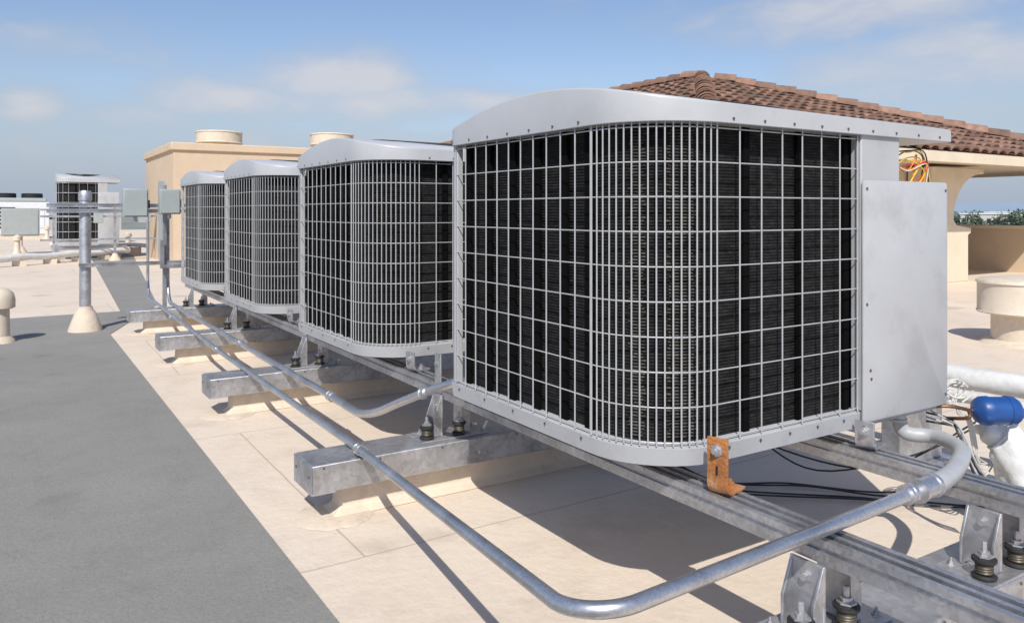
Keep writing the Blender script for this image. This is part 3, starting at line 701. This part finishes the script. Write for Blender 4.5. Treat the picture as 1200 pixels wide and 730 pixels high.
for i,(px,Z,w,hh) in enumerate(((1152,260,14,9.6),(1188,330,22,10.0),(20,300,26,10.5),(100,380,30,10.3))):
    p = at(px,248,Z)
    t = thing('far_building', ['pale low building far beyond the trees nearest the column','pale long building far beyond the trees at the right edge','pale low building on the horizon at far left','pale low building on the horizon behind the strut rack'][i], 'building', (p.x,p.y,-9.2), -R([58,58,0,0][i]), 'far low buildings')
    MB().box(-w/2,w/2,-6,6,0,hh).build('wall', 'farwall', t); MB().box(-w/2-.3,w/2+.3,-6.3,6.3,hh,hh+.4).build('roof', 'whitepaint', t)
    for k in range(6): MB().box(-w/2+w*(k+.2)/6,-w/2+w*(k+.7)/6,-6.05,-6.005,hh-3,hh-1.4).build('window', 'dark', t)

# ---------------------------------------------------------------- light
travel = Vector((.60,.78,-1.0)).normalized()
sun = bpy.data.lights.new('sun','SUN'); sun.energy = 4.5; sun.angle = R(.5); sun.color = (1,.96,.89)
so = bpy.data.objects.new('sun', sun); C.objects.link(so); so.rotation_euler = travel.to_track_quat('-Z','Y').to_euler()
tos = -travel; elev = math.asin(tos.z); az = math.atan2(tos.x, tos.y)
w = bpy.data.worlds.new('World'); bpy.context.scene.world = w; w.use_nodes = True; nt = w.node_tree; N = nt.nodes; L = nt.links
bg = N['Background']; bg.inputs['Strength'].default_value = .115
sky = N.new('ShaderNodeTexSky'); sky.sky_type = 'NISHITA'; sky.sun_disc = False; sky.sun_elevation = elev; sky.sun_rotation = az; sky.air_density = 1.2; sky.dust_density = .6; sky.ozone_density = 2.0
tint = N.new('ShaderNodeVectorMath'); tint.operation = 'MULTIPLY'; tint.inputs[1].default_value = (.95,.94,1.06); L.new(sky.outputs[0], tint.inputs[0])
tc = N.new('ShaderNodeTexCoord'); sp = N.new('ShaderNodeSeparateXYZ'); L.new(tc.outputs['Generated'], sp.inputs[0])
def mth(op, a, b=None, c=None):
    n_ = N.new('ShaderNodeMath'); n_.operation = op
    for i, x in enumerate((a,b,c)):
        if x is None: continue
        if isinstance(x, (int,float)): n_.inputs[i].default_value = x
        else: L.new(x, n_.inputs[i])
    return n_.outputs[0]
azn = mth('ARCTAN2', sp.outputs[0], sp.outputs[1]); eln = mth('ARCSINE', sp.outputs[2])
blobs = [(395,90,125,34,1.5),(275,118,115,24,1.25),(465,120,120,26,1.25),(150,138,140,22,.8),(35,125,60,22,1.25),(80,50,160,28,.75),(580,120,100,22,1.05),(1010,8,210,34,1.3),(1120,80,230,66,1.0),(930,30,120,30,1.0),(640,40,120,25,.1),(320,178,520,36,.75),(60,190,200,30,.6),(700,-80,400,60,.6)]
mask = None
for (px,py,rx,ry_,s_) in blobs:
    a0 = math.atan((px-600)/F)+TH; e0 = math.atan((248-py)/F*math.cos(math.atan((px-600)/F)))
    ra = rx/F*math.cos(a0-TH)**2; re = ry_/F
    dx = mth('MULTIPLY', mth('SUBTRACT', azn, a0), 1/ra); dy = mth('MULTIPLY', mth('SUBTRACT', eln, e0), 1/re)
    r2 = mth('ADD', mth('MULTIPLY', dx, dx), mth('MULTIPLY', dy, dy))
    v = mth('MULTIPLY', mth('EXPONENT', mth('MULTIPLY', r2, -.9)), s_)
    mask = v if mask is None else mth('MAXIMUM', mask, v)
cv = N.new('ShaderNodeCombineXYZ'); L.new(mth('MULTIPLY', azn, 1.0), cv.inputs[0]); L.new(mth('MULTIPLY', eln, 2.2), cv.inputs[1])
nz = N.new('ShaderNodeTexNoise'); nz.inputs['Scale'].default_value = 9; nz.inputs['Detail'].default_value = 10; nz.inputs['Roughness'].default_value = .58; nz.inputs['Distortion'].default_value = .25; L.new(cv.outputs[0], nz.inputs['Vector'])
nz2 = N.new('ShaderNodeTexNoise'); nz2.inputs['Scale'].default_value = 3; nz2.inputs['Detail'].default_value = 6; L.new(cv.outputs[0], nz2.inputs['Vector'])
dens = mth('ADD', mask, mth('MULTIPLY', mth('SUBTRACT', nz.outputs['Fac'], .5), 1.6))
dens = mth('ADD', dens, mth('MULTIPLY', mth('SUBTRACT', nz2.outputs['Fac'], .5), .6))
mr = N.new('ShaderNodeMapRange'); mr.interpolation_type = 'SMOOTHSTEP'; mr.inputs[1].default_value = .08; mr.inputs[2].default_value = 1.4; mr.inputs[4].default_value = .85; L.new(dens, mr.inputs[0])
ccol = N.new('ShaderNodeMix'); ccol.data_type = 'RGBA'; L.new(mr.outputs[0], ccol.inputs[0]); ccol.inputs[6].default_value = (3.3,3.8,4.6,1); ccol.inputs[7].default_value = (6.1,6.0,6.25,1)
hz = N.new('ShaderNodeMapRange'); hz.interpolation_type = 'SMOOTHSTEP'; hz.inputs[1].default_value = 0.0; hz.inputs[2].default_value = .19; hz.inputs[3].default_value = .85; hz.inputs[4].default_value = 0; L.new(eln, hz.inputs[0])
m1 = N.new('ShaderNodeMix'); m1.data_type = 'RGBA'; L.new(hz.outputs[0], m1.inputs[0]); L.new(tint.outputs[0], m1.inputs[6]); m1.inputs[7].default_value = (3.0,3.75,5.0,1)
m2 = N.new('ShaderNodeMix'); m2.data_type = 'RGBA'; L.new(mr.outputs[0], m2.inputs[0]); L.new(m1.outputs[2], m2.inputs[6]); L.new(ccol.outputs[2], m2.inputs[7])
L.new(m2.outputs[2], bg.inputs['Color'])

# ---------------------------------------------------------------- camera
cd = bpy.data.cameras.new('camera'); cam = bpy.data.objects.new('camera', cd); C.objects.link(cam)
cam.location = (0,0,CAMH); cam.rotation_euler = (R(90),0,-TH); cd.lens = 36*F/1200; cd.shift_y = -117/1200; cd.clip_end = 20000; cd.clip_start = .05
bpy.context.scene.camera = cam
sc_ = bpy.context.scene; sc_.view_settings.view_transform = 'Standard'; sc_.view_settings.look = 'None'; sc_.view_settings.exposure = 0
